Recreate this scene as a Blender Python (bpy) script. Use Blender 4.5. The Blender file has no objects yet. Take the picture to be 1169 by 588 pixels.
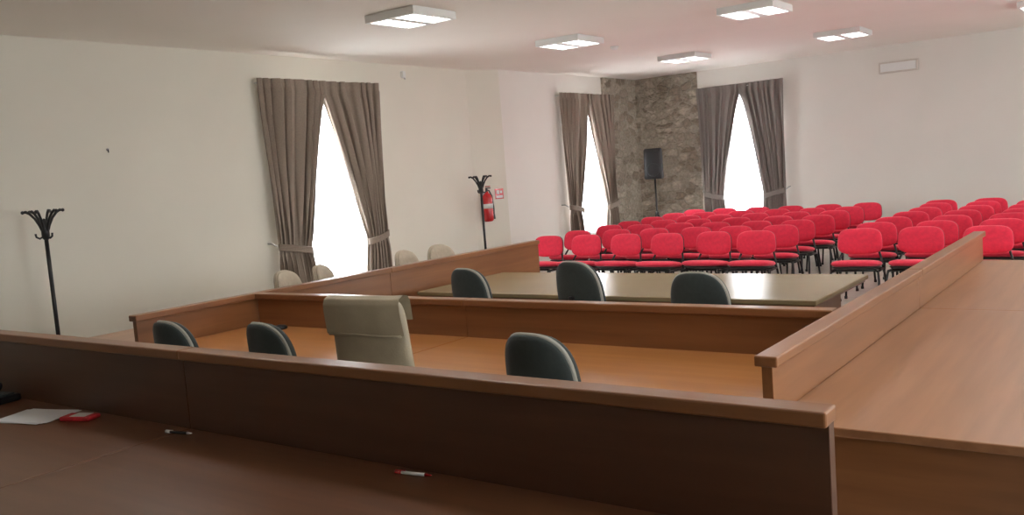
import bpy, bmesh, math, random
from mathutils import Vector, Matrix, Euler
random.seed(7)
scene = bpy.context.scene
scene.view_settings.view_transform = 'Standard'

# ------------------------------------------------------------------ materials
def newmat(name):
    m = bpy.data.materials.new(name); m.use_nodes = True
    nt = m.node_tree; b = nt.nodes['Principled BSDF']
    return m, nt, b

def simple(name, col, rough=0.5, metal=0.0, noise=0.06, nscale=8.0, bump=0.0, bscale=200.0, coat=0.0, sheen=0.0, spec=0.5):
    m, nt, b = newmat(name)
    tc = nt.nodes.new('ShaderNodeTexCoord')
    nz = nt.nodes.new('ShaderNodeTexNoise'); nz.inputs['Scale'].default_value = nscale
    nz.inputs['Detail'].default_value = 5
    nt.links.new(tc.outputs['Object'], nz.inputs['Vector'])
    rp = nt.nodes.new('ShaderNodeValToRGB')
    rp.color_ramp.elements[0].position = 0.3; rp.color_ramp.elements[1].position = 0.7
    rp.color_ramp.elements[0].color = (*[c*(1-noise) for c in col], 1)
    rp.color_ramp.elements[1].color = (*[min(1, c*(1+noise)) for c in col], 1)
    nt.links.new(nz.outputs['Fac'], rp.inputs['Fac'])
    nt.links.new(rp.outputs['Color'], b.inputs['Base Color'])
    b.inputs['Roughness'].default_value = rough
    b.inputs['Metallic'].default_value = metal
    b.inputs['Coat Weight'].default_value = coat
    b.inputs['Sheen Weight'].default_value = sheen
    b.inputs['Specular IOR Level'].default_value = spec
    if bump > 0:
        n2 = nt.nodes.new('ShaderNodeTexNoise'); n2.inputs['Scale'].default_value = bscale
        n2.inputs['Detail'].default_value = 3
        nt.links.new(tc.outputs['Object'], n2.inputs['Vector'])
        bp = nt.nodes.new('ShaderNodeBump'); bp.inputs['Strength'].default_value = bump
        bp.inputs['Distance'].default_value = 0.01
        nt.links.new(n2.outputs['Fac'], bp.inputs['Height'])
        nt.links.new(bp.outputs['Normal'], b.inputs['Normal'])
    return m

def wood(name, c1, c2, axis='X', rough=0.3):
    m, nt, b = newmat(name)
    tc = nt.nodes.new('ShaderNodeTexCoord')
    mp = nt.nodes.new('ShaderNodeMapping')
    sc = {'X': (0.6, 9, 9), 'Y': (9, 0.6, 9), 'Z': (9, 9, 0.6)}[axis]
    mp.inputs['Scale'].default_value = sc
    nt.links.new(tc.outputs['Object'], mp.inputs['Vector'])
    nz = nt.nodes.new('ShaderNodeTexNoise'); nz.inputs['Scale'].default_value = 2.0
    nz.inputs['Detail'].default_value = 5; nz.inputs['Roughness'].default_value = 0.5
    nz.inputs['Distortion'].default_value = 0.3
    nt.links.new(mp.outputs['Vector'], nz.inputs['Vector'])
    n3 = nt.nodes.new('ShaderNodeTexNoise'); n3.inputs['Scale'].default_value = 0.9
    n3.inputs['Detail'].default_value = 1
    nt.links.new(tc.outputs['Object'], n3.inputs['Vector'])
    mx = nt.nodes.new('ShaderNodeMath'); mx.operation = 'MULTIPLY_ADD'
    mx.inputs[1].default_value = 0.35
    nt.links.new(n3.outputs['Fac'], mx.inputs[0])
    m2 = nt.nodes.new('ShaderNodeMath'); m2.operation = 'MULTIPLY'; m2.inputs[1].default_value = 0.65
    nt.links.new(nz.outputs['Fac'], m2.inputs[0]); nt.links.new(m2.outputs[0], mx.inputs[2])
    rp = nt.nodes.new('ShaderNodeValToRGB')
    rp.color_ramp.elements[0].position = 0.25; rp.color_ramp.elements[1].position = 0.75
    rp.color_ramp.elements[0].color = (*c1, 1); rp.color_ramp.elements[1].color = (*c2, 1)
    nt.links.new(mx.outputs[0], rp.inputs['Fac'])
    nt.links.new(rp.outputs['Color'], b.inputs['Base Color'])
    b.inputs['Roughness'].default_value = rough
    return m

def emis(name, col, s):
    m, nt, b = newmat(name)
    b.inputs['Base Color'].default_value = (0.8, 0.8, 0.8, 1)
    b.inputs['Emission Color'].default_value = (*col, 1)
    b.inputs['Emission Strength'].default_value = s
    return m

def stone_mat():
    m, nt, b = newmat('rubble_stone')
    tc = nt.nodes.new('ShaderNodeTexCoord')
    mp = nt.nodes.new('ShaderNodeMapping'); mp.inputs['Scale'].default_value = (4.6, 4.6, 7.5)
    nt.links.new(tc.outputs['Object'], mp.inputs['Vector'])
    dn = nt.nodes.new('ShaderNodeTexNoise'); dn.inputs['Scale'].default_value = 1.6
    nt.links.new(mp.outputs['Vector'], dn.inputs['Vector'])
    ad = nt.nodes.new('ShaderNodeVectorMath'); ad.operation = 'MULTIPLY_ADD'
    ad.inputs[1].default_value = (0.9, 0.9, 0.9)
    nt.links.new(dn.outputs['Color'], ad.inputs[0]); nt.links.new(mp.outputs['Vector'], ad.inputs[2])
    v1 = nt.nodes.new('ShaderNodeTexVoronoi'); v1.inputs['Scale'].default_value = 1
    v2 = nt.nodes.new('ShaderNodeTexVoronoi'); v2.feature = 'DISTANCE_TO_EDGE'; v2.inputs['Scale'].default_value = 1
    nt.links.new(ad.outputs[0], v1.inputs['Vector']); nt.links.new(ad.outputs[0], v2.inputs['Vector'])
    sp = nt.nodes.new('ShaderNodeSeparateColor'); nt.links.new(v1.outputs['Color'], sp.inputs[0])
    rp = nt.nodes.new('ShaderNodeValToRGB')
    rp.color_ramp.elements[0].color = (0.24, 0.195, 0.145, 1); rp.color_ramp.elements[1].color = (0.50, 0.44, 0.355, 1)
    nt.links.new(sp.outputs[0], rp.inputs['Fac'])
    fn = nt.nodes.new('ShaderNodeTexNoise'); fn.inputs['Scale'].default_value = 22; fn.inputs['Detail'].default_value = 6
    nt.links.new(tc.outputs['Object'], fn.inputs['Vector'])
    mm = nt.nodes.new('ShaderNodeMix'); mm.data_type = 'RGBA'; mm.blend_type = 'OVERLAY'; mm.inputs['Factor'].default_value = 0.7
    nt.links.new(rp.outputs['Color'], mm.inputs['A']); nt.links.new(fn.outputs['Fac'], mm.inputs['B'])
    r2 = nt.nodes.new('ShaderNodeValToRGB')
    r2.color_ramp.elements[0].position = 0.0; r2.color_ramp.elements[1].position = 0.14
    nt.links.new(v2.outputs['Distance'], r2.inputs['Fac'])
    m3 = nt.nodes.new('ShaderNodeMix'); m3.data_type = 'RGBA'
    m3.inputs['A'].default_value = (0.42, 0.375, 0.30, 1)
    nt.links.new(r2.outputs['Color'], m3.inputs['Factor']); nt.links.new(mm.outputs['Result'], m3.inputs['B'])
    nt.links.new(m3.outputs['Result'], b.inputs['Base Color'])
    b.inputs['Roughness'].default_value = 0.95
    ah = nt.nodes.new('ShaderNodeMath'); ah.operation = 'MULTIPLY_ADD'; ah.inputs[1].default_value = 0.4
    nt.links.new(fn.outputs['Fac'], ah.inputs[0]); nt.links.new(r2.outputs['Color'], ah.inputs[2])
    bp = nt.nodes.new('ShaderNodeBump'); bp.inputs['Strength'].default_value = 0.8; bp.inputs['Distance'].default_value = 0.03
    nt.links.new(ah.outputs[0], bp.inputs['Height']); nt.links.new(bp.outputs['Normal'], b.inputs['Normal'])
    return m

def sheer_mat():
    m, nt, b = newmat('sheer_voile')
    out = nt.nodes['Material Output']
    tr = nt.nodes.new('ShaderNodeBsdfTransparent')
    tl = nt.nodes.new('ShaderNodeBsdfTranslucent'); tl.inputs['Color'].default_value = (0.95, 0.96, 1, 1)
    mx = nt.nodes.new('ShaderNodeMixShader'); mx.inputs[0].default_value = 0.45
    nt.links.new(tr.outputs[0], mx.inputs[1]); nt.links.new(tl.outputs[0], mx.inputs[2])
    nt.links.new(mx.outputs[0], out.inputs['Surface'])
    return m

def tile_mat():
    m, nt, b = newmat('floor_tile')
    tc = nt.nodes.new('ShaderNodeTexCoord')
    br = nt.nodes.new('ShaderNodeTexBrick'); br.offset = 0
    br.inputs['Scale'].default_value = 1.0
    br.inputs['Brick Width'].default_value = 0.45; br.inputs['Row Height'].default_value = 0.45
    br.inputs['Mortar Size'].default_value = 0.004
    br.inputs['Color1'].default_value = (0.50, 0.46, 0.40, 1); br.inputs['Color2'].default_value = (0.54, 0.50, 0.44, 1)
    br.inputs['Mortar'].default_value = (0.27, 0.24, 0.22, 1)
    nt.links.new(tc.outputs['Object'], br.inputs['Vector'])
    nt.links.new(br.outputs['Color'], b.inputs['Base Color'])
    b.inputs['Roughness'].default_value = 0.3
    return m

M_wallL = simple('plaster_cream', (0.79, 0.76, 0.665), 0.9, noise=0.02, nscale=1.2, bump=0.03, bscale=60)
M_wallF = simple('plaster_white', (0.80, 0.765, 0.71), 0.9, noise=0.02, nscale=1.2, bump=0.03, bscale=60)
M_ceil = simple('ceiling_paint', (0.86, 0.81, 0.745), 0.9, noise=0.015, nscale=1.0)
M_stone = stone_mat()
M_floor = tile_mat()
W1, W2 = (0.17, 0.068, 0.025), (0.32, 0.135, 0.052)
M_woodX = wood('cherry_wood_x', W1, W2, 'X', 0.33)
M_woodY = wood('cherry_wood_y', W1, W2, 'Y', 0.33)
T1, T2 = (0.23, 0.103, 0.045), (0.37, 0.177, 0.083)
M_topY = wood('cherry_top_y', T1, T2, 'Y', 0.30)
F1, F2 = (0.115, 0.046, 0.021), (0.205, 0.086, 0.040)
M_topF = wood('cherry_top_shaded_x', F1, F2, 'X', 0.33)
D1, D2 = (0.066, 0.026, 0.0125), (0.115, 0.047, 0.023)  # darkened cherry: shade on the president desk panels put into the colour
M_darkX = wood('cherry_panel_shaded_x', D1, D2, 'X', 0.38)
M_darkY = wood('cherry_panel_shaded_y', D1, D2, 'Y', 0.38)
M_topX = wood('beech_top_x', (0.35, 0.135, 0.038), (0.50, 0.225, 0.075), 'X', 0.28)
M_olive = simple('olive_table_top', (0.31, 0.24, 0.13), 0.24, noise=0.06, nscale=1.5)
M_red = simple('red_fabric', (0.78, 0.024, 0.07), 0.85, noise=0.08, nscale=30, bump=0.15, bscale=350, sheen=0.2)
M_blk = simple('black_plastic', (0.015, 0.015, 0.016), 0.4)
M_blkm = simple('black_metal', (0.012, 0.012, 0.013), 0.35)
M_teal = simple('grey_green_fabric', (0.028, 0.040, 0.038), 0.75, noise=0.12, nscale=40, bump=0.15, bscale=400, sheen=0.15)
M_rim = simple('grey_piping', (0.40, 0.39, 0.34), 0.6)
M_beige = simple('beige_fabric', (0.50, 0.44, 0.34), 0.8, noise=0.06, nscale=30, bump=0.1, bscale=300)
M_cream = simple('cream_leather', (0.39, 0.335, 0.235), 0.42, noise=0.06, nscale=14, bump=0.12, bscale=120)
M_curt = simple('taupe_curtain', (0.27, 0.215, 0.17), 0.85, noise=0.08, nscale=60, bump=0.08, bscale=300, sheen=0.12)
M_curt2 = simple('grey_curtain', (0.24, 0.205, 0.185), 0.85, noise=0.08, nscale=60, bump=0.08, bscale=300, sheen=0.12)
M_sheer = sheer_mat()
M_white = simple('white_enamel', (0.8, 0.8, 0.78), 0.4, noise=0.01)
M_sign = simple('offwhite_box', (0.66, 0.60, 0.54), 0.5, noise=0.01)
M_chrome = simple('louvre_aluminium', (0.85, 0.86, 0.9), 0.25, metal=0.6, noise=0.01)
M_tube = emis('lamp_tube', (1, 0.97, 0.92), 3.0)
M_pane = emis('window_daylight', (0.93, 0.97, 1.0), 17.0)
M_fred = simple('extinguisher_red', (0.55, 0.01, 0.012), 0.25, coat=0.5)
M_paper = simple('paper', (0.88, 0.89, 0.91), 0.7, noise=0.02)
M_packet = simple('red_packet', (0.6, 0.03, 0.04), 0.5, noise=0.25, nscale=60)
M_steel = simple('steel', (0.5, 0.5, 0.5), 0.3, metal=1.0)
M_frame = simple('window_frame_white', (0.7, 0.7, 0.68), 0.4)

# ------------------------------------------------------------------ mesh builder
class MB:
    def __init__(s):
        s.bm = bmesh.new(); s.mats = []
    def mi(s, m):
        if m not in s.mats: s.mats.append(m)
        return s.mats.index(m)
    def _fin(s, tb, mat, M=None, smooth=False):
        i = s.mi(mat)
        if M is not None: tb.transform(M)
        bmesh.ops.recalc_face_normals(tb, faces=tb.faces)
        for f in tb.faces: f.material_index = i; f.smooth = smooth
        me = bpy.data.meshes.new('tmp'); tb.to_mesh(me); tb.free()
        s.bm.from_mesh(me); bpy.data.meshes.remove(me)
    def box(s, lo, hi, mat, bevel=0.0, M=None, seg=2):
        tb = bmesh.new(); bmesh.ops.create_cube(tb, size=1)
        c = [(a+b)/2 for a, b in zip(lo, hi)]; d = [abs(b-a) for a, b in zip(lo, hi)]
        for v in tb.verts: v.co = Vector((c[0]+v.co.x*d[0], c[1]+v.co.y*d[1], c[2]+v.co.z*d[2]))
        if bevel: bmesh.ops.bevel(tb, geom=tb.edges[:], offset=bevel, segments=seg, affect='EDGES', profile=0.5)
        s._fin(tb, mat, M, False)
    def cyl(s, p1, p2, r, mat, r2=None, seg=16, M=None):
        s.tube([p1, p2], [r, r if r2 is None else r2], mat, seg, M)
    def tube(s, pts, r, mat, seg=10, M=None, closed=False, sy=1.0):
        pts = [Vector(p) for p in pts]; n = len(pts)
        rs = r if isinstance(r, (list, tuple)) else [r]*n
        tb = bmesh.new(); rings = []
        t0 = (pts[1]-pts[0]).normalized()
        ref = Vector((0, 0, 1)) if abs(t0.z) < 0.9 else Vector((1, 0, 0))
        nrm = t0.cross(ref).normalized()
        for k in range(n):
            if closed: t = (pts[(k+1) % n]-pts[k-1]).normalized()
            elif k == 0: t = t0
            elif k == n-1: t = (pts[-1]-pts[-2]).normalized()
            else: t = ((pts[k+1]-pts[k]).normalized()+(pts[k]-pts[k-1]).normalized()).normalized()
            nrm = (nrm - t*nrm.dot(t)).normalized(); bi = t.cross(nrm)
            rings.append([tb.verts.new(pts[k]+(nrm*math.cos(a)+bi*math.sin(a)*sy)*rs[k]) for a in [2*math.pi*j/seg for j in range(seg)]])
        m = n if closed else n-1
        for k in range(m):
            A, B = rings[k], rings[(k+1) % n]
            for j in range(seg): tb.faces.new((A[j], A[(j+1) % seg], B[(j+1) % seg], B[j]))
        if not closed:
            tb.faces.new(rings[0][::-1]); tb.faces.new(rings[-1])
        s._fin(tb, mat, M, True)
    def lathe(s, prof, mat, seg=24, M=None):
        tb = bmesh.new(); rings = []
        for (r, z) in prof:
            rings.append([tb.verts.new((max(r, 1e-4)*math.cos(2*math.pi*j/seg), max(r, 1e-4)*math.sin(2*math.pi*j/seg), z)) for j in range(seg)])
        for A, B in zip(rings[:-1], rings[1:]):
            for j in range(seg): tb.faces.new((A[j], A[(j+1) % seg], B[(j+1) % seg], B[j]))
        tb.faces.new(rings[0][::-1]); tb.faces.new(rings[-1])
        s._fin(tb, mat, M, True)
    def pad(s, w, h, t, mat, M=None, ex=4.0, taper=0.0, curve=0.0, dome=0.5, nr=7, na=40, f=None):
        """cushion: superellipse outline in XZ plane (w,h), thickness t along Y; taper narrows top."""
        tb = bmesh.new()
        def outline(a, k):
            c, sn = math.cos(a), math.sin(a)
            x = abs(c)**(2/ex)*math.copysign(1, c); z = abs(sn)**(2/ex)*math.copysign(1, sn)
            return x*k, z*k
        ks = [math.sin(math.pi/2*i/nr) for i in range(nr+1)]
        def P(a, k, side):
            x, z = outline(a, k)
            e = max(0.0, 1-k**6)**0.5
            y = side*t/2*(e*(1-dome)+dome*e*(1-0.5*k*k))
            xx = x*w/2*(1-taper*(z*0.5+0.5)); zz = z*h/2
            y += curve*(x*x)
            co = Vector((xx, y, zz))
            if f: co = f(co)
            return co
        for side in (-1, 1):
            cen = tb.verts.new(P(0, 0.0001, side))
            kk = ks[1:] if side == -1 else ks[1:-1]
            rr = []
            for k in kk:
                rr.append([tb.verts.new(P(2*math.pi*j/na, k, side)) for j in range(na)])
            if side == -1: edge = rr[-1]
            else: rr.append(edge)
            for j in range(na): tb.faces.new((cen, rr[0][j], rr[0][(j+1) % na]))
            for A, B in zip(rr[:-1], rr[1:]):
                for j in range(na): tb.faces.new((A[j], A[(j+1) % na], B[(j+1) % na], B[j]))
        s._fin(tb, mat, M, True)
    def surf(s, fn, nu, nv, mat, M=None):
        tb = bmesh.new()
        g = [[tb.verts.new(fn(i/nu, j/nv)) for i in range(nu+1)] for j in range(nv+1)]
        for j in range(nv):
            for i in range(nu): tb.faces.new((g[j][i], g[j][i+1], g[j+1][i+1], g[j+1][i]))
        i = s.mi(mat)
        for f in tb.faces: f.material_index = i; f.smooth = True
        if M is not None: tb.transform(M)
        me = bpy.data.meshes.new('tmp'); tb.to_mesh(me); tb.free(); s.bm.from_mesh(me); bpy.data.meshes.remove(me)
    def mesh(s, name):
        me = bpy.data.meshes.new(name); s.bm.to_mesh(me); s.bm.free()
        for m in s.mats: me.materials.append(m)
        return me
    def obj(s, name, loc=(0, 0, 0), rotz=0):
        return place(s.mesh(name+'_mesh'), name, loc, rotz)

def place(me, name, loc=(0, 0, 0), rotz=0):
    o = bpy.data.objects.new(name, me); scene.collection.objects.link(o)
    o.location = loc; o.rotation_euler = (0, 0, rotz); return o

def T(x, y, z): return Matrix.Translation((x, y, z))
def R(a, ax): return Matrix.Rotation(a, 4, ax)

# ------------------------------------------------------------------ room shell
CZ = 3.29
XL1, XL2, YF, XR, YB = -8.53, -8.31, 15.7, 3.4, -2.6
TH = 0.35
def wall(name, axis, pos, a0, a1, holes, mat, out):
    mb = MB()
    def bx(s0, s1, z0, z1):
        if s1-s0 < 1e-4 or z1-z0 < 1e-4: return
        p0, p1 = sorted((pos, pos+out*TH))
        if axis == 'Y': mb.box((p0, s0, z0), (p1, s1, z1), mat)
        else: mb.box((s0, p0, z0), (s1, p1, z1), mat)
    cur = a0
    for (h0, h1, z0, z1) in sorted(holes):
        bx(cur, h0, 0, CZ); bx(h0, h1, 0, z0); bx(h0, h1, z1, CZ); cur = h1
    bx(cur, a1, 0, CZ)
    return mb.obj(name)

WZ0, WZ1 = 0.55, 2.78
w1c, w2c, w3c = 7.75, 13.72, -6.16
HWID = 0.62
wall('wall_left', 'Y', XL1, YB, 10.75, [(w1c-HWID, w1c+HWID, WZ0, WZ1)], M_wallL, -1)
wall('wall_left_far', 'Y', XL2, 11.3, YF+TH, [(w2c-HWID, w2c+HWID, WZ0, WZ1)], M_wallF, -1)
mb = MB(); tb = bmesh.new()
q = [(XL1, 10.75), (XL2, 11.3), (XL2-TH, 11.3), (XL1-TH, 10.75)]
lo = [tb.verts.new((x, y, 0)) for x, y in q]; hi = [tb.verts.new((x, y, CZ)) for x, y in q]
tb.faces.new(lo); tb.faces.new(hi)
for i in range(4): tb.faces.new((lo[i], lo[(i+1) % 4], hi[(i+1) % 4], hi[i]))
mb._fin(tb, M_wallL); mb.obj('wall_left_splay')
wall('wall_far', 'X', YF, XL2, XR+TH, [(w3c-HWID, w3c+HWID, WZ0, WZ1)], M_wallF, 1)
rwin_added = [2.5, 7.5, 12.5]  # unseen right-wall windows, added to light the room from that side
wall('wall_right', 'Y', XR, YB, YF, [(c-HWID, c+HWID, WZ0, WZ1) for c in rwin_added], M_wallF, 1)
wall('wall_back', 'X', YB, XL1-TH, XR+TH, [], M_wallL, -1)
mb = MB(); mb.box((XL1-TH, YB-TH, -0.1), (XR+TH, YF+TH, 0), M_floor); mb.obj('floor')
mb = MB(); mb.box((XL1-TH, YB-TH, CZ), (XR+TH, YF+TH, CZ+0.1), M_ceil); mb.obj('ceiling')
mb = MB(); mb.box((XL2, 14.42, 0), (XL2+0.035, YF, CZ), M_stone); mb.obj('wall_stone_side')
mb = MB(); mb.box((XL2+0.035, YF-0.035, 0), (-7.0, YF, CZ), M_stone); mb.obj('wall_stone_far')
mb = MB(); mb.box((XL1, YB, 0), (XL1+0.015, 10.7, 0.09), M_floor, 0.003); mb.obj('baseboard_left')
mb = MB(); mb.box((-6.98, YF-0.015, 0), (XR, YF, 0.09), M_floor, 0.003); mb.obj('baseboard_far')
mb = MB(); mb.box((XR-0.015, YB, 0), (XR, YF-0.02, 0.09), M_floor, 0.003); mb.obj('baseboard_right')

def window(n, M):
    """local: x along wall, y = outwards (into wall), z up. origin on wall face at floor"""
    mb = MB(); d = 0.22
    mb.box((-HWID, d+0.03, WZ0), (HWID, d+0.045, WZ1), M_pane, M=M)
    f = 0.06
    for (x0, x1, z0, z1) in [(-HWID, -HWID+f, WZ0, WZ1), (HWID-f, HWID, WZ0, WZ1), (-HWID+f, HWID-f, WZ0, WZ0+f), (-HWID+f, HWID-f, WZ1-f, WZ1), (-0.035, 0.035, WZ0+f, WZ1-f)]:
        mb.box((x0, d-0.03, z0), (x1, d+0.03, z1), M_frame, 0.006, M=M)
    mb.box((0.035, d-0.05, 1.45), (0.055, d-0.03, 1.6), M_steel, 0.004, M=M)
    mb.box((-HWID+0.005, 0.0, WZ0-0.03), (HWID-0.005, d-0.03, WZ0+0.003), M_white, 0.004, M=M)
    mb.obj('window_%d' % n)

def curtains(M, W, ztop, zbot, mat, tieL=0.46, tieR=0.42, seed=0):
    rnd = random.Random(seed)
    mb = MB(); zt = 0.98
    for sg, wt in ((-1, tieL), (1, tieR)):
        N = 7; ph = [rnd.uniform(-0.6, 0.6) for _ in range(40)]
        p1, p2 = rnd.uniform(0, 6), rnd.uniform(0, 6)
        hw = W/2
        def prof(z):
            if z >= zt:
                s_ = (ztop-z)/(ztop-zt)
                s2 = max(0, (s_-0.08)/0.92)
                k = s2**0.85
                return (hw+0.02)*(1-k)+wt*k
            s_ = (zt-z)/(zt-zbot)
            return wt+0.05*s_
        def fn(u, v):
            z = ztop-(ztop-zbot)*v
            w = prof(z)
            outer = hw-0.06*max(0, min(1, (ztop-z)/(ztop-zt)))*1.0
            x = sg*(outer-u*w)
            i = u*N+0.28*math.sin(u*7+p1)+0.15*math.sin(u*17+p2); fi = int(abs(i)) % 8
            pinch = math.exp(-((z-zt)/0.10)**2)
            ampl = (0.038*(1-0.75*pinch))*(1 if z < ztop-0.12 else 0.6)*(0.8+0.25*math.sin(u*11+p2))
            y = -0.13-ampl*math.sin(2*math.pi*(i+0.08*math.sin(2.5*z+p1)))-0.02*math.sin(5*u+2.1*z+sg)
            x += 0.012*math.sin(4*math.pi*i+z*2)
            zz = z
            if v > 0.98: zz += 0.01*math.sin(2*math.pi*i)
            return Vector((x, y, zz))
        mb.surf(fn, 140, 60, mat, M)
        xo = sg*(hw-0.06); xi = sg*(hw-0.06-wt)
        pts = []
        for k in range(17):
            a = math.pi*k/16
            pts.append((xo+(xi-xo)*(0.5-0.5*math.cos(a)), -0.13-0.085*math.sin(a)-0.0, zt+0.05-0.09*(0.5-0.5*math.cos(a))))
        for dz in (-0.03, -0.015, 0, 0.015, 0.03):
            mb.tube([(p[0], p[1], p[2]+dz) for p in pts], 0.012, mat, 8, M)
        mb.tube([(xo+sg*0.05, 0.0, zt+0.1), (xo+sg*0.05, -0.07, zt+0.1), (xo+sg*0.01, -0.12, zt+0.06)], 0.01, M_steel, 8, M)
    mb.box((-W/2+0.01, -0.09, ztop-0.06), (W/2-0.01, -0.075, ztop-0.04), M_white, 0.004, M=M)
    for x in (-W/2+0.05, W/2-0.05):
        mb.box((x-0.01, -0.08, ztop-0.055), (x+0.01, 0.0, ztop-0.043), M_white, 0.002, M=M)
    return mb
def sheer(M, W, ztop, zbot):
    mb = MB()
    def fn(u, v):
        x = (u-0.5)*W; z = ztop-(ztop-zbot)*v
        return Vector((x, -0.035-0.018*math.sin(u*2*math.pi*17+0.8*math.sin(z*1.5))-0.008*math.sin(u*51), z))
    mb.surf(fn, 180, 10, M_sheer, M)
    return mb
ML1 = Matrix(((0, -1, 0, XL1), (1, 0, 0, w1c), (0, 0, 1, 0), (0, 0, 0, 1)))
ML2 = Matrix(((0, -1, 0, XL2), (1, 0, 0, w2c), (0, 0, 1, 0), (0, 0, 0, 1)))
MF = Matrix(((1, 0, 0, w3c), (0, 1, 0, YF), (0, 0, 1, 0), (0, 0, 0, 1)))
window(1, ML1); window(2, ML2); window(3, MF)
for i, c in enumerate(rwin_added):
    window(4+i, Matrix(((0, 1, 0, XR), (-1, 0, 0, c), (0, 0, 1, 0), (0, 0, 0, 1))))  # added out-of-view windows, glowing panes brighten the room
curtains(ML1, 1.95, 3.0, 0.52, M_curt, 0.50, 0.38, 1).obj('window_curtain')
curtains(ML2, 1.80, 2.97, 0.50, M_curt, 0.42, 0.42, 2).obj('window_curtain')
curtains(MF, 1.64, 2.97, 0.50, M_curt2, 0.38, 0.38, 3).obj('window_curtain')
for MM in (ML1, ML2, MF):
    sheer(MM, 1.3, 2.85, 0.5).obj('sheer_curtain')

# ------------------------------------------------------------------ desks
DZ, PZ, FZ = 0.75, 0.976, 1.08
def screen_x(mb, x0, x1, y, top, matp, matc, capw=0.085, pt=0.04, splits=()):
    xs = [x0]+list(splits)+[x1]
    for a, b in zip(xs[:-1], xs[1:]):
        mb.box((a+0.0015, y-pt/2, 0.0), (b-0.0015, y+pt/2, top-0.035), matp, 0.002)
        mb.box((a+0.001, y-capw/2, top-0.040), (b-0.001, y+capw/2, top), matc, 0.006)
def screen_y(mb, y0, y1, x, top, matp, matc, capw=0.085, pt=0.04, splits=()):
    ys = [y0]+list(splits)+[y1]
    for a, b in zip(ys[:-1], ys[1:]):
        mb.box((x-pt/2, a+0.0015, 0.0), (x+pt/2, b-0.0015, top-0.035), matp, 0.002)
        mb.box((x-capw/2, a+0.001-(0.012 if a == y0 else 0), top-0.040), (x+capw/2, b-0.001, top), matc, 0.006)

mb = MB()
screen_x(mb, -5.88, -0.65, 2.125, FZ, M_darkX, M_woodX, splits=(-3.26,))
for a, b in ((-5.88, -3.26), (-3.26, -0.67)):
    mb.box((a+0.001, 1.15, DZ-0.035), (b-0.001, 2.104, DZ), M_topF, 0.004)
for x in (-5.86, -3.26, -0.71):
    mb.box((x-0.018, 1.3, 0), (x+0.018, 2.10, DZ-0.036), M_darkY, 0.003)
mb.obj('president_desk')

mb = MB()
screen_y(mb, 3.07, 7.68, -1.163, PZ, M_woodY, M_woodY, splits=(5.45,))
for a, b in ((3.03, 5.45), (5.45, 7.68)):
    mb.box((-1.142, a+0.001, DZ-0.032), (-0.15, b-0.001, DZ), M_topY, 0.004)
for y in (3.075, 5.45, 7.63):
    mb.box((-1.141, y-0.018, 0), (-0.22, y+0.018, DZ-0.033), M_woodX, 0.003)
mb.obj('councillor_desk')
mb = MB()
screen_y(mb, 3.12, 7.68, -5.32, PZ, M_woodY, M_woodY, splits=(5.45,))
for a, b in ((3.08, 5.45), (5.45, 7.68)):
    mb.box((-6.27, a+0.001, DZ-0.032), (-5.341, b-0.001, DZ), M_topY, 0.004)
for y in (3.125, 5.45, 7.63):
    mb.box((-6.20, y-0.018, 0), (-5.342, y+0.018, DZ-0.033), M_woodX, 0.003)
mb.obj('councillor_desk')
mb = MB()
screen_x(mb, -5.275, -1.21, 4.07, PZ, M_woodX, M_woodX, splits=(-3.35,))
for a, b in ((-5.298, -3.35), (-3.35, -1.185)):
    mb.box((a+0.001, 3.25, DZ-0.032), (b-0.001, 4.049, DZ), M_topX, 0.004)
for x in (-5.25, -3.35, -1.24):
    mb.box((x-0.018, 3.35, 0), (x+0.018, 4.048, DZ-0.033), M_woodY, 0.003)
mb.obj('secretary_desk')
mb = MB()
mb.box((-5.17, 5.62, DZ-0.035), (-1.785, 6.86, DZ), M_olive, 0.008)
mb.box((-5.15, 5.64, DZ-0.055), (-1.805, 6.84, DZ-0.034), M_woodX, 0.003)
for x in (-5.0, -3.45, -1.96):
    mb.box((x-0.02, 5.8, 0), (x+0.02, 6.68, DZ-0.056), M_woodY, 0.003)
mb.box((-4.98, 6.22, 0.2), (-1.98, 6.25, DZ-0.056), M_woodX, 0.003)
mb.obj('conference_table')

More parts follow.
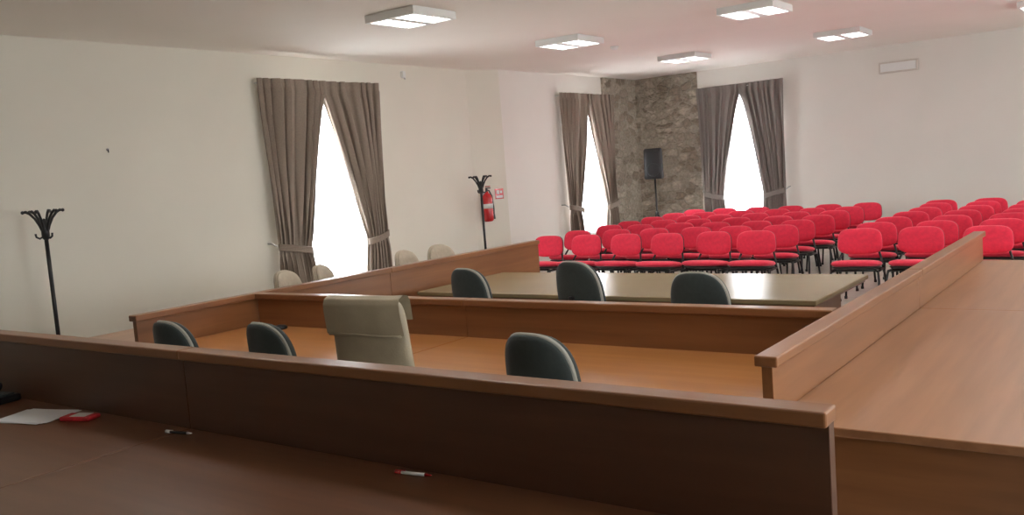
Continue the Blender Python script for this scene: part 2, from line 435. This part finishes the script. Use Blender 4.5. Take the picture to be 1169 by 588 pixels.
# ------------------------------------------------------------------ chairs
def red_chair_mesh():
    mb = MB()
    mb.pad(0.485, 0.46, 0.085, M_red, M=T(0, -0.01, 0.458) @ R(math.radians(-97), 'X'), ex=4.5, dome=0.3, na=32, nr=6)
    mb.pad(0.475, 0.45, 0.04, M_blk, M=T(0, -0.005, 0.418) @ R(math.radians(-97), 'X'), ex=4.5, na=28, nr=4)
    tl = R(math.radians(-10), 'X')
    mb.pad(0.475, 0.285, 0.065, M_red, M=T(0, 0.24, 0.672) @ tl, ex=3.5, taper=0.08, curve=-0.035, dome=0.3, na=36, nr=6)
    mb.pad(0.47, 0.28, 0.05, M_blk, M=T(0, 0.266, 0.672) @ tl, ex=3.5, taper=0.08, curve=-0.035, na=32, nr=4)
    r = 0.0125
    for sx in (-1, 1):
        mb.tube([(sx*0.25, 0.30, 0.0), (sx*0.245, 0.20, 0.30), (sx*0.235, 0.165, 0.39), (sx*0.215, 0.20, 0.48), (sx*0.17, 0.275, 0.60), (sx*0.15, 0.30, 0.68)], r, M_blkm, 8)
        mb.tube([(sx*0.25, -0.26, 0.0), (sx*0.245, -0.20, 0.30), (sx*0.235, -0.165, 0.39), (sx*0.20, -0.12, 0.40)], r, M_blkm, 8)
        mb.tube([(sx*0.235, -0.165, 0.395), (sx*0.235, 0.165, 0.385)], r, M_blkm, 8)
        for y in (0.30, -0.26):
            mb.cyl((sx*0.25, y, 0.0), (sx*0.25, y, 0.03), 0.018, M_blk, seg=8)
    mb.tube([(-0.20, -0.12, 0.40), (0.20, -0.12, 0.40)], r, M_blkm, 8)
    mb.tube([(-0.235, 0.165, 0.385), (0.235, 0.165, 0.385)], r, M_blkm, 8)
    return mb.mesh('red_conference_chair_mesh')
rc = red_chair_mesh()
colsL = [-6.69+0.577*i for i in range(6)]
colsR = [-2.66, -2.05, -1.42, -0.82, -0.23]
for r_ in range(7):
    for cx in colsL+colsR:
        y = 9.78+0.75*r_
        place(rc, 'red_conference_chair', (cx+random.uniform(-.03, .03), y+random.uniform(-.05, .05), 0), random.uniform(-.09, .09))

def office_base(mb, seat_mat, shell):
    for k in range(5):
        a = 2*math.pi*k/5+0.3
        c, s_ = math.cos(a), math.sin(a)
        mb.tube([(0, 0, 0.10), (c*0.15, s_*0.15, 0.095), (c*0.28, s_*0.28, 0.07)], [0.03, 0.024, 0.016], M_blk, 8)
        Mc = T(c*0.28, s_*0.28, 0.028) @ R(a, 'Z')
        for dx in (-0.014, 0.014):
            mb.cyl((0, dx-0.008, 0), (0, dx+0.008, 0), 0.028, M_blk, seg=14, M=Mc)
    mb.lathe([(0.03, 0.06), (0.036, 0.08), (0.03, 0.14), (0.026, 0.27), (0.016, 0.27), (0.016, 0.40)], M_blk, 16)
    mb.box((-0.09, -0.12, 0.39), (0.09, 0.12, 0.42), M_blk, 0.006)
def office_chair(front, shell, rim, top=1.0, w=0.46, h=0.46):
    """faces +Y"""
    mb = MB(); office_base(mb, front, shell)
    mb.pad(0.49, 0.47, 0.085, front, M=T(0, 0.02, 0.47) @ R(math.radians(-90), 'X'), ex=4, dome=0.35, na=36)
    mb.pad(0.47, 0.45, 0.05, shell, M=T(0, 0.02, 0.435) @ R(math.radians(-90), 'X'), ex=4, na=36, nr=4)
    zc = top-h/2
    tilt = R(math.radians(8), 'X')
    mb.pad(w, h, 0.075, front, M=T(0, -0.20, zc) @ tilt, ex=2.8, taper=0.12, curve=0.045, dome=0.3, na=48)
    mb.pad(w+0.012, h+0.012, 0.034, rim, M=T(0, -0.222, zc) @ tilt, ex=2.8, taper=0.12, curve=0.045, na=48, nr=5)
    mb.pad(w-0.004, h-0.004, 0.05, shell, M=T(0, -0.242, zc) @ tilt, ex=2.8, taper=0.12, curve=0.045, dome=0.3, na=48)
    mb.tube([(0, 0.0, 0.405), (0, -0.22, 0.405), (0, -0.285, 0.44), (0, -0.285, 0.55), (0, -0.268, zc)], [0.02]*5, M_blk, 8, sy=1.6)
    return mb.mesh('office_chair_mesh')
dk = office_chair(M_teal, M_teal, M_rim, 1.0, 0.42, 0.46)
for (x, y, a) in [(-4.65, 3.17, -0.08), (-3.91, 3.27, -0.15), (-2.21, 3.37, -0.12)]:
    place(dk, 'office_chair', (x, y, 0), a)
for (x, y, a) in [(-4.30, 5.5, -0.15), (-2.37, 5.36, 0.0)]:
    place(dk, 'office_chair', (x, y, 0), a)
dk2 = office_chair(M_teal, M_teal, M_rim, 1.05, 0.44, 0.5)
place(dk2, 'office_chair', (-3.32, 5.52, 0), -0.2)
bg = office_chair(M_beige, M_beige, M_beige, 0.955, 0.42, 0.44)
for (y, a) in [(5.46, -1.25), (5.92, -1.1), (7.06, -1.4), (7.57, -1.7)]:
    place(bg, 'beige_office_chair', (-6.38, y, 0), a)

# executive leather chair
mb = MB(); office_base(mb, M_cream, M_cream)
mb.pad(0.50, 0.50, 0.13, M_cream, M=T(0, 0.05, 0.48) @ R(math.radians(-90), 'X'), ex=4.5, dome=0.3, na=44)
tilt = R(math.radians(6), 'X')
Mbk = T(0, -0.25, 0.825) @ tilt
mb.pad(0.47, 0.67, 0.075, M_cream, M=Mbk, ex=9, taper=0.09, curve=0.02, dome=0.1, na=72, nr=9)
def roll(u, v):
    pts = [(-0.046, 0.17), (-0.049, 0.22), (-0.052, 0.28), (-0.050, 0.315), (-0.036, 0.340), (0.0, 0.350), (0.034, 0.340), (0.046, 0.315), (0.046, 0.27), (0.044, 0.22)]
    t_ = v*(len(pts)-1); i = min(int(t_), len(pts)-2); f_ = t_-i
    y = pts[i][0]*(1-f_)+pts[i+1][0]*f_; z = pts[i][1]*(1-f_)+pts[i+1][1]*f_
    wd = 0.47*(1-0.09*(z/0.67+0.5))+0.012
    x = (u-0.5)*wd
    return Vector((x, y+0.02*(2*x/wd)**2+0.0015*math.sin(u*14), z+0.006*math.sin(u*5)*(1 if v < 0.1 else 0.3)))
mb.surf(roll, 24, 36, M_cream, M=Mbk)
mb.tube([(-0.21+0.42*k/10, -0.048+0.02*((k-5)/5)**2, 0.168+0.006*math.sin(k/10*5)) for k in range(11)], 0.006, M_cream, 8, Mbk)
for sx in (-1, 1):
    mb.tube([(sx*0.225, 0.17, 0.46), (sx*0.265, 0.17, 0.5), (sx*0.27, 0.15, 0.61), (sx*0.265, 0.06, 0.64), (sx*0.26, -0.12, 0.635), (sx*0.215, -0.22, 0.62)], 0.016, M_blk, 10)
    mb.box((sx*0.265-0.026, -0.10, 0.64), (sx*0.265+0.026, 0.12, 0.662), M_cream, 0.01)
mb.tube([(0, 0.0, 0.405), (0, -0.2, 0.405), (0, -0.23, 0.5)], 0.03, M_blk, 10)
mb.obj('executive_chair', (-3.11, 3.24, 0), 0.14)

# ------------------------------------------------------------------ coat racks
def rack():
    mb = MB()
    mb.lathe([(0.19, 0.0), (0.19, 0.018), (0.17, 0.03), (0.05, 0.045), (0.024, 0.07), (0.018, 0.1)], M_blkm, 32)
    mb.cyl((0, 0, 0.05), (0, 0, 1.50), 0.0175, M_blkm, seg=16)
    mb.lathe([(0.018, 1.42), (0.034, 1.44), (0.034, 1.50), (0.026, 1.56), (0.014, 1.60), (0.002, 1.61)], M_blk, 20)
    for k in range(6):
        a = 2*math.pi*k/6+0.25; c, s_ = math.cos(a), math.sin(a)
        pr = [(0.018, 1.49), (0.04, 1.55), (0.07, 1.61), (0.105, 1.655), (0.135, 1.675), (0.16, 1.67)]
        mb.tube([(c*r, s_*r, z) for r, z in pr], [0.014, 0.012, 0.011, 0.012, 0.014, 0.011], M_blk, 8)
        mb.lathe([(0.002, -0.016), (0.012, -0.01), (0.015, 0), (0.012, 0.01), (0.002, 0.016)], M_blk, 10, M=T(c*0.16, s_*0.16, 1.671))
        pr = [(0.02, 1.45), (0.05, 1.435), (0.075, 1.45), (0.08, 1.48)]
        if k % 2 == 0: mb.tube([(c*r, s_*r, z) for r, z in pr], 0.009, M_blk, 8)
    return mb.mesh('coat_rack_mesh')
rk = rack()
place(rk, 'coat_rack', (-7.94, 3.93, 0)); place(rk, 'coat_rack', (-8.1, 10.37, 0), 0.3)

# ------------------------------------------------------------------ speaker on stand
mb = MB()
mb.cyl((0, 0, 0.25), (0, 0, 1.38), 0.018, M_blkm)
for k in range(3):
    a = 2*math.pi*k/3+0.5; c, s_ = math.cos(a), math.sin(a)
    mb.tube([(c*0.02, s_*0.02, 0.72), (c*0.42, s_*0.42, 0.015)], 0.012, M_blkm, 8)
    mb.tube([(c*0.02, s_*0.02, 0.30), (c*0.21, s_*0.21, 0.37)], 0.008, M_blkm, 8)
mb.lathe([(0.03, 0.68), (0.035, 0.70), (0.035, 0.76), (0.02, 0.78)], M_blk, 16)
tb = bmesh.new()
prof = [(-0.175, -0.15), (0.175, -0.15), (0.175, -0.02), (0.10, 0.15), (-0.10, 0.15), (-0.175, -0.02)]
lo = [tb.verts.new((x, y, 1.38)) for x, y in prof]; hi = [tb.verts.new((x*0.94, y*0.94, 1.94)) for x, y in prof]
tb.faces.new(lo); tb.faces.new(hi)
for i in range(6): tb.faces.new((lo[i], lo[(i+1) % 6], hi[(i+1) % 6], hi[i]))
bmesh.ops.bevel(tb, geom=tb.edges[:], offset=0.035, segments=4, affect='EDGES', profile=0.5)
mb._fin(tb, M_blk)
mb.pad(0.28, 0.46, 0.02, M_blk, M=T(0, -0.150, 1.66), ex=8, na=40)
mb.lathe([(0.12, 0), (0.115, 0.012), (0.085, 0.005), (0.03, 0.012), (0.001, 0.014)], M_blk, 28, M=T(0, -0.156, 1.55) @ R(math.pi/2, 'X'))
mb.obj('loudspeaker_on_stand', (-7.60, 14.95, 0), 0.3)

# ------------------------------------------------------------------ fire extinguisher + sign
dv = Vector((XL2-XL1, 0.55, 0)).normalized(); nv = Vector((dv.y, -dv.x, 0))
def splay(s_, off):
    return Vector((XL1, 10.75, 0))+dv*s_+nv*off
mb = MB()
mb.lathe([(0.002, 0.0), (0.06, 0.0), (0.078, 0.02), (0.08, 0.05), (0.08, 0.34), (0.07, 0.39), (0.04, 0.425), (0.022, 0.44), (0.022, 0.46), (0.001, 0.46)], M_fred, 28)
mb.lathe([(0.079, 0.20), (0.0812, 0.20), (0.0812, 0.27), (0.079, 0.27)], M_white, 28)
mb.cyl((0, 0, 0.455), (0, 0, 0.50), 0.018, M_blk)
mb.box((-0.012, -0.11, 0.50), (0.012, 0.02, 0.515), M_blk, 0.003)
mb.box((-0.012, -0.10, 0.525), (0.012, 0.02, 0.54), M_fred, 0.003)
mb.tube([(0.0, 0.02, 0.485), (0.06, 0.03, 0.47), (0.10, 0.02, 0.38), (0.10, -0.01, 0.2), (0.092, -0.02, 0.10)], 0.011, M_blk, 8)
mb.cyl((0.092, -0.02, 0.11), (0.09, -0.02, 0.03), 0.012, M_blk, r2=0.02)
mb.box((-0.03, 0.075, 0.2), (0.03, 0.098, 0.45), M_steel, 0.002)
p = splay(0.16, 0.10); ang = math.atan2(nv.y, nv.x)+math.pi/2
mb.obj('fire_extinguisher', (p.x, p.y, 0.98), ang)
mb = MB()
mb.box((-0.075, -0.004, -0.075), (0.075, 0.006, 0.085), M_fred, 0.002)
mb.box((-0.05, -0.006, 0.0), (0.0, -0.003, 0.06), M_white, 0.001)
mb.box((0.015, -0.006, 0.01), (0.05, -0.003, 0.05), M_white, 0.001)
mb.box((-0.06, -0.006, -0.06), (0.06, -0.003, -0.02), M_white, 0.001)
p = splay(0.44, 0.006); mb.obj('fire_extinguisher_sign', (p.x, p.y, 1.38), ang)

# ------------------------------------------------------------------ ceiling luminaires
def luminaire():
    mb = MB(); h = 0.31
    mb.box((-h, -h, -0.03), (h, h, 0.0), M_white, 0.003)
    for (a, b) in (((-h, -h), (h, -h+0.03)), ((-h, h-0.03), (h, h)), ((-h, -h+0.03), (-h+0.03, h-0.03)), ((h-0.03, -h+0.03), (h, h-0.03)), ((-0.045, -h+0.03), (0.045, h-0.03))):
        mb.box((a[0], a[1], -0.075), (b[0], b[1], -0.028), M_white, 0.002)
    for cx in (-0.163, 0.163):
        for dx in (-0.055, 0.055):
            mb.cyl((cx+dx, -h+0.035, -0.052), (cx+dx, h-0.035, -0.052), 0.012, M_tube, seg=10)
        mb.box((cx-0.004, -h+0.03, -0.073), (cx+0.004, h-0.03, -0.038), M_chrome)
        for k in range(9):
            y = -h+0.03+(k+0.5)*(2*h-0.06)/9
            mb.box((cx-0.115, y-0.003, -0.072), (cx+0.115, y+0.003, -0.038), M_chrome)
    return mb.mesh('ceiling_light_mesh')
lm = luminaire()
LP = 25
for x in (-5.98, -3.6, -1.14, 1.25):
    for y in (3.5, 6.62, 9.68, 13.0):
        xx = x+(0.12 if y < 7 else 0)
        lo_ = place(lm, 'ceiling_light', (xx, y, CZ))
        l = bpy.data.lights.new('louvre_lamp', 'AREA'); l.shape = 'SQUARE'; l.size = 0.54; l.energy = LP*(0.85 if y > 9 else 1.1); l.color = (1, 0.955, 0.89)
        o = bpy.data.objects.new('louvre_lamp', l); scene.collection.objects.link(o); o.parent = lo_; o.location = (0, 0, -0.034)

# small details
mb = MB(); mb.lathe([(0.002, -0.05), (0.035, -0.045), (0.05, -0.025), (0.055, 0), (0.001, 0)], M_white, 24); mb.obj('smoke_detector', (-6.03, 10.9, CZ))
mb = MB(); mb.box((0, -0.03, -0.05), (0.05, 0.03, 0.04), M_white, 0.008); mb.tube([(0.03, 0, -0.04), (0.055, 0, -0.07)], 0.010, M_steel, 8); mb.obj('wall_sensor', (XL1, 9.35, 3.16))
mb = MB(); mb.cyl((0, 0, 0), (0.015, 0, 0), 0.012, M_steel); mb.cyl((0.015, 0, 0), (0.022, 0, -0.03), 0.006, M_blk); mb.obj('wall_hook', (XL1, 4.93, 2.23))
mb = MB()
mb.box((-0.30, -0.05, -0.09), (0.30, 0.004, 0.09), M_sign, 0.012)
mb.box((-0.27, -0.056, -0.065), (0.27, -0.048, 0.065), M_white, 0.006)
mb.obj('emergency_light', (-3.49, YF, 2.93))

# desk things
mb = MB()
for k in range(6):
    mb.box((-0.15, -0.105, 0.0006+k*0.0012), (0.15, 0.105, 0.0014+k*0.0012), M_paper, M=R(random.uniform(-0.12, 0.12), 'Z') @ T(random.uniform(-.02, .02), random.uniform(-.01, .01), 0))
mb.obj('paper_stack', (-4.19, 1.93, DZ), 0.25)
mb = MB()
mb.box((-0.08, -0.04, 0), (0.08, 0.04, 0.02), M_packet, 0.008, seg=3)
mb.box((-0.03, -0.03, 0.02), (0.05, 0.03, 0.022), M_white, 0.001)
mb.obj('red_packet', (-3.92, 1.99, DZ+0.001), 0.35)
def pen(name, loc, rz, c1, c2):
    mb = MB()
    mb.cyl((-0.07, 0, 0.006), (0.045, 0, 0.006), 0.0055, c1, seg=12)
    mb.cyl((0.045, 0, 0.006), (0.07, 0, 0.006), 0.0055, c2, r2=0.0015, seg=12)
    mb.cyl((-0.07, 0, 0.006), (-0.045, 0, 0.006), 0.0062, c2, seg=12)
    mb.box((-0.068, -0.0015, 0.011), (-0.03, 0.0015, 0.014), c2)
    mb.obj(name, loc, rz)
pen('ballpoint_pen', (-3.23, 2.03, DZ+0.001), 0.2, M_blk, M_white)
pen('ballpoint_pen', (-1.97, 2.05, DZ+0.001), 0.15, M_white, M_fred)
mb = MB(); mb.lathe([(0.001, 0), (0.05, 0), (0.052, 0.012), (0.04, 0.022), (0.012, 0.028), (0.001, 0.03)], M_blk, 28); mb.obj('conference_microphone', (-4.93, 3.95, DZ+0.001))
mb = MB()
mb.box((-0.10, -0.09, 0), (0.10, 0.09, 0.035), M_blk, 0.01)
mb.box((-0.03, -0.06, 0.035), (0.09, 0.06, 0.045), M_teal, 0.003)
mb.tube([(-0.07, -0.09, 0.055), (-0.07, -0.05, 0.075), (-0.07, 0.05, 0.075), (-0.07, 0.09, 0.055)], [0.028, 0.016, 0.016, 0.028], M_blk, 12)
mb.obj('desk_telephone', (-4.74, 1.98, DZ+0.001), 0.2)

# ------------------------------------------------------------------ world
w = bpy.data.worlds.new('world'); scene.world = w; w.use_nodes = True
w.node_tree.nodes['Background'].inputs[0].default_value = (0.8, 0.9, 1, 1)
w.node_tree.nodes['Background'].inputs[1].default_value = 1.0

# ------------------------------------------------------------------ camera
cam = bpy.data.cameras.new('camera'); co = bpy.data.objects.new('camera', cam); scene.collection.objects.link(co)
r_ = Vector((0.8075, 0.5853, -0.0757)).normalized()
b_ = Vector((0.5899, -0.8018, 0.0945)); b_ = (b_-r_*b_.dot(r_)).normalized()
u_ = b_.cross(r_)
co.matrix_world = Matrix(((r_.x, u_.x, b_.x, 0), (r_.y, u_.y, b_.y, 0), (r_.z, u_.z, b_.z, 1.7), (0, 0, 0, 1)))
cam.sensor_width = 36; cam.lens = 1022/1169*36; cam.clip_start = 0.05
scene.camera = co
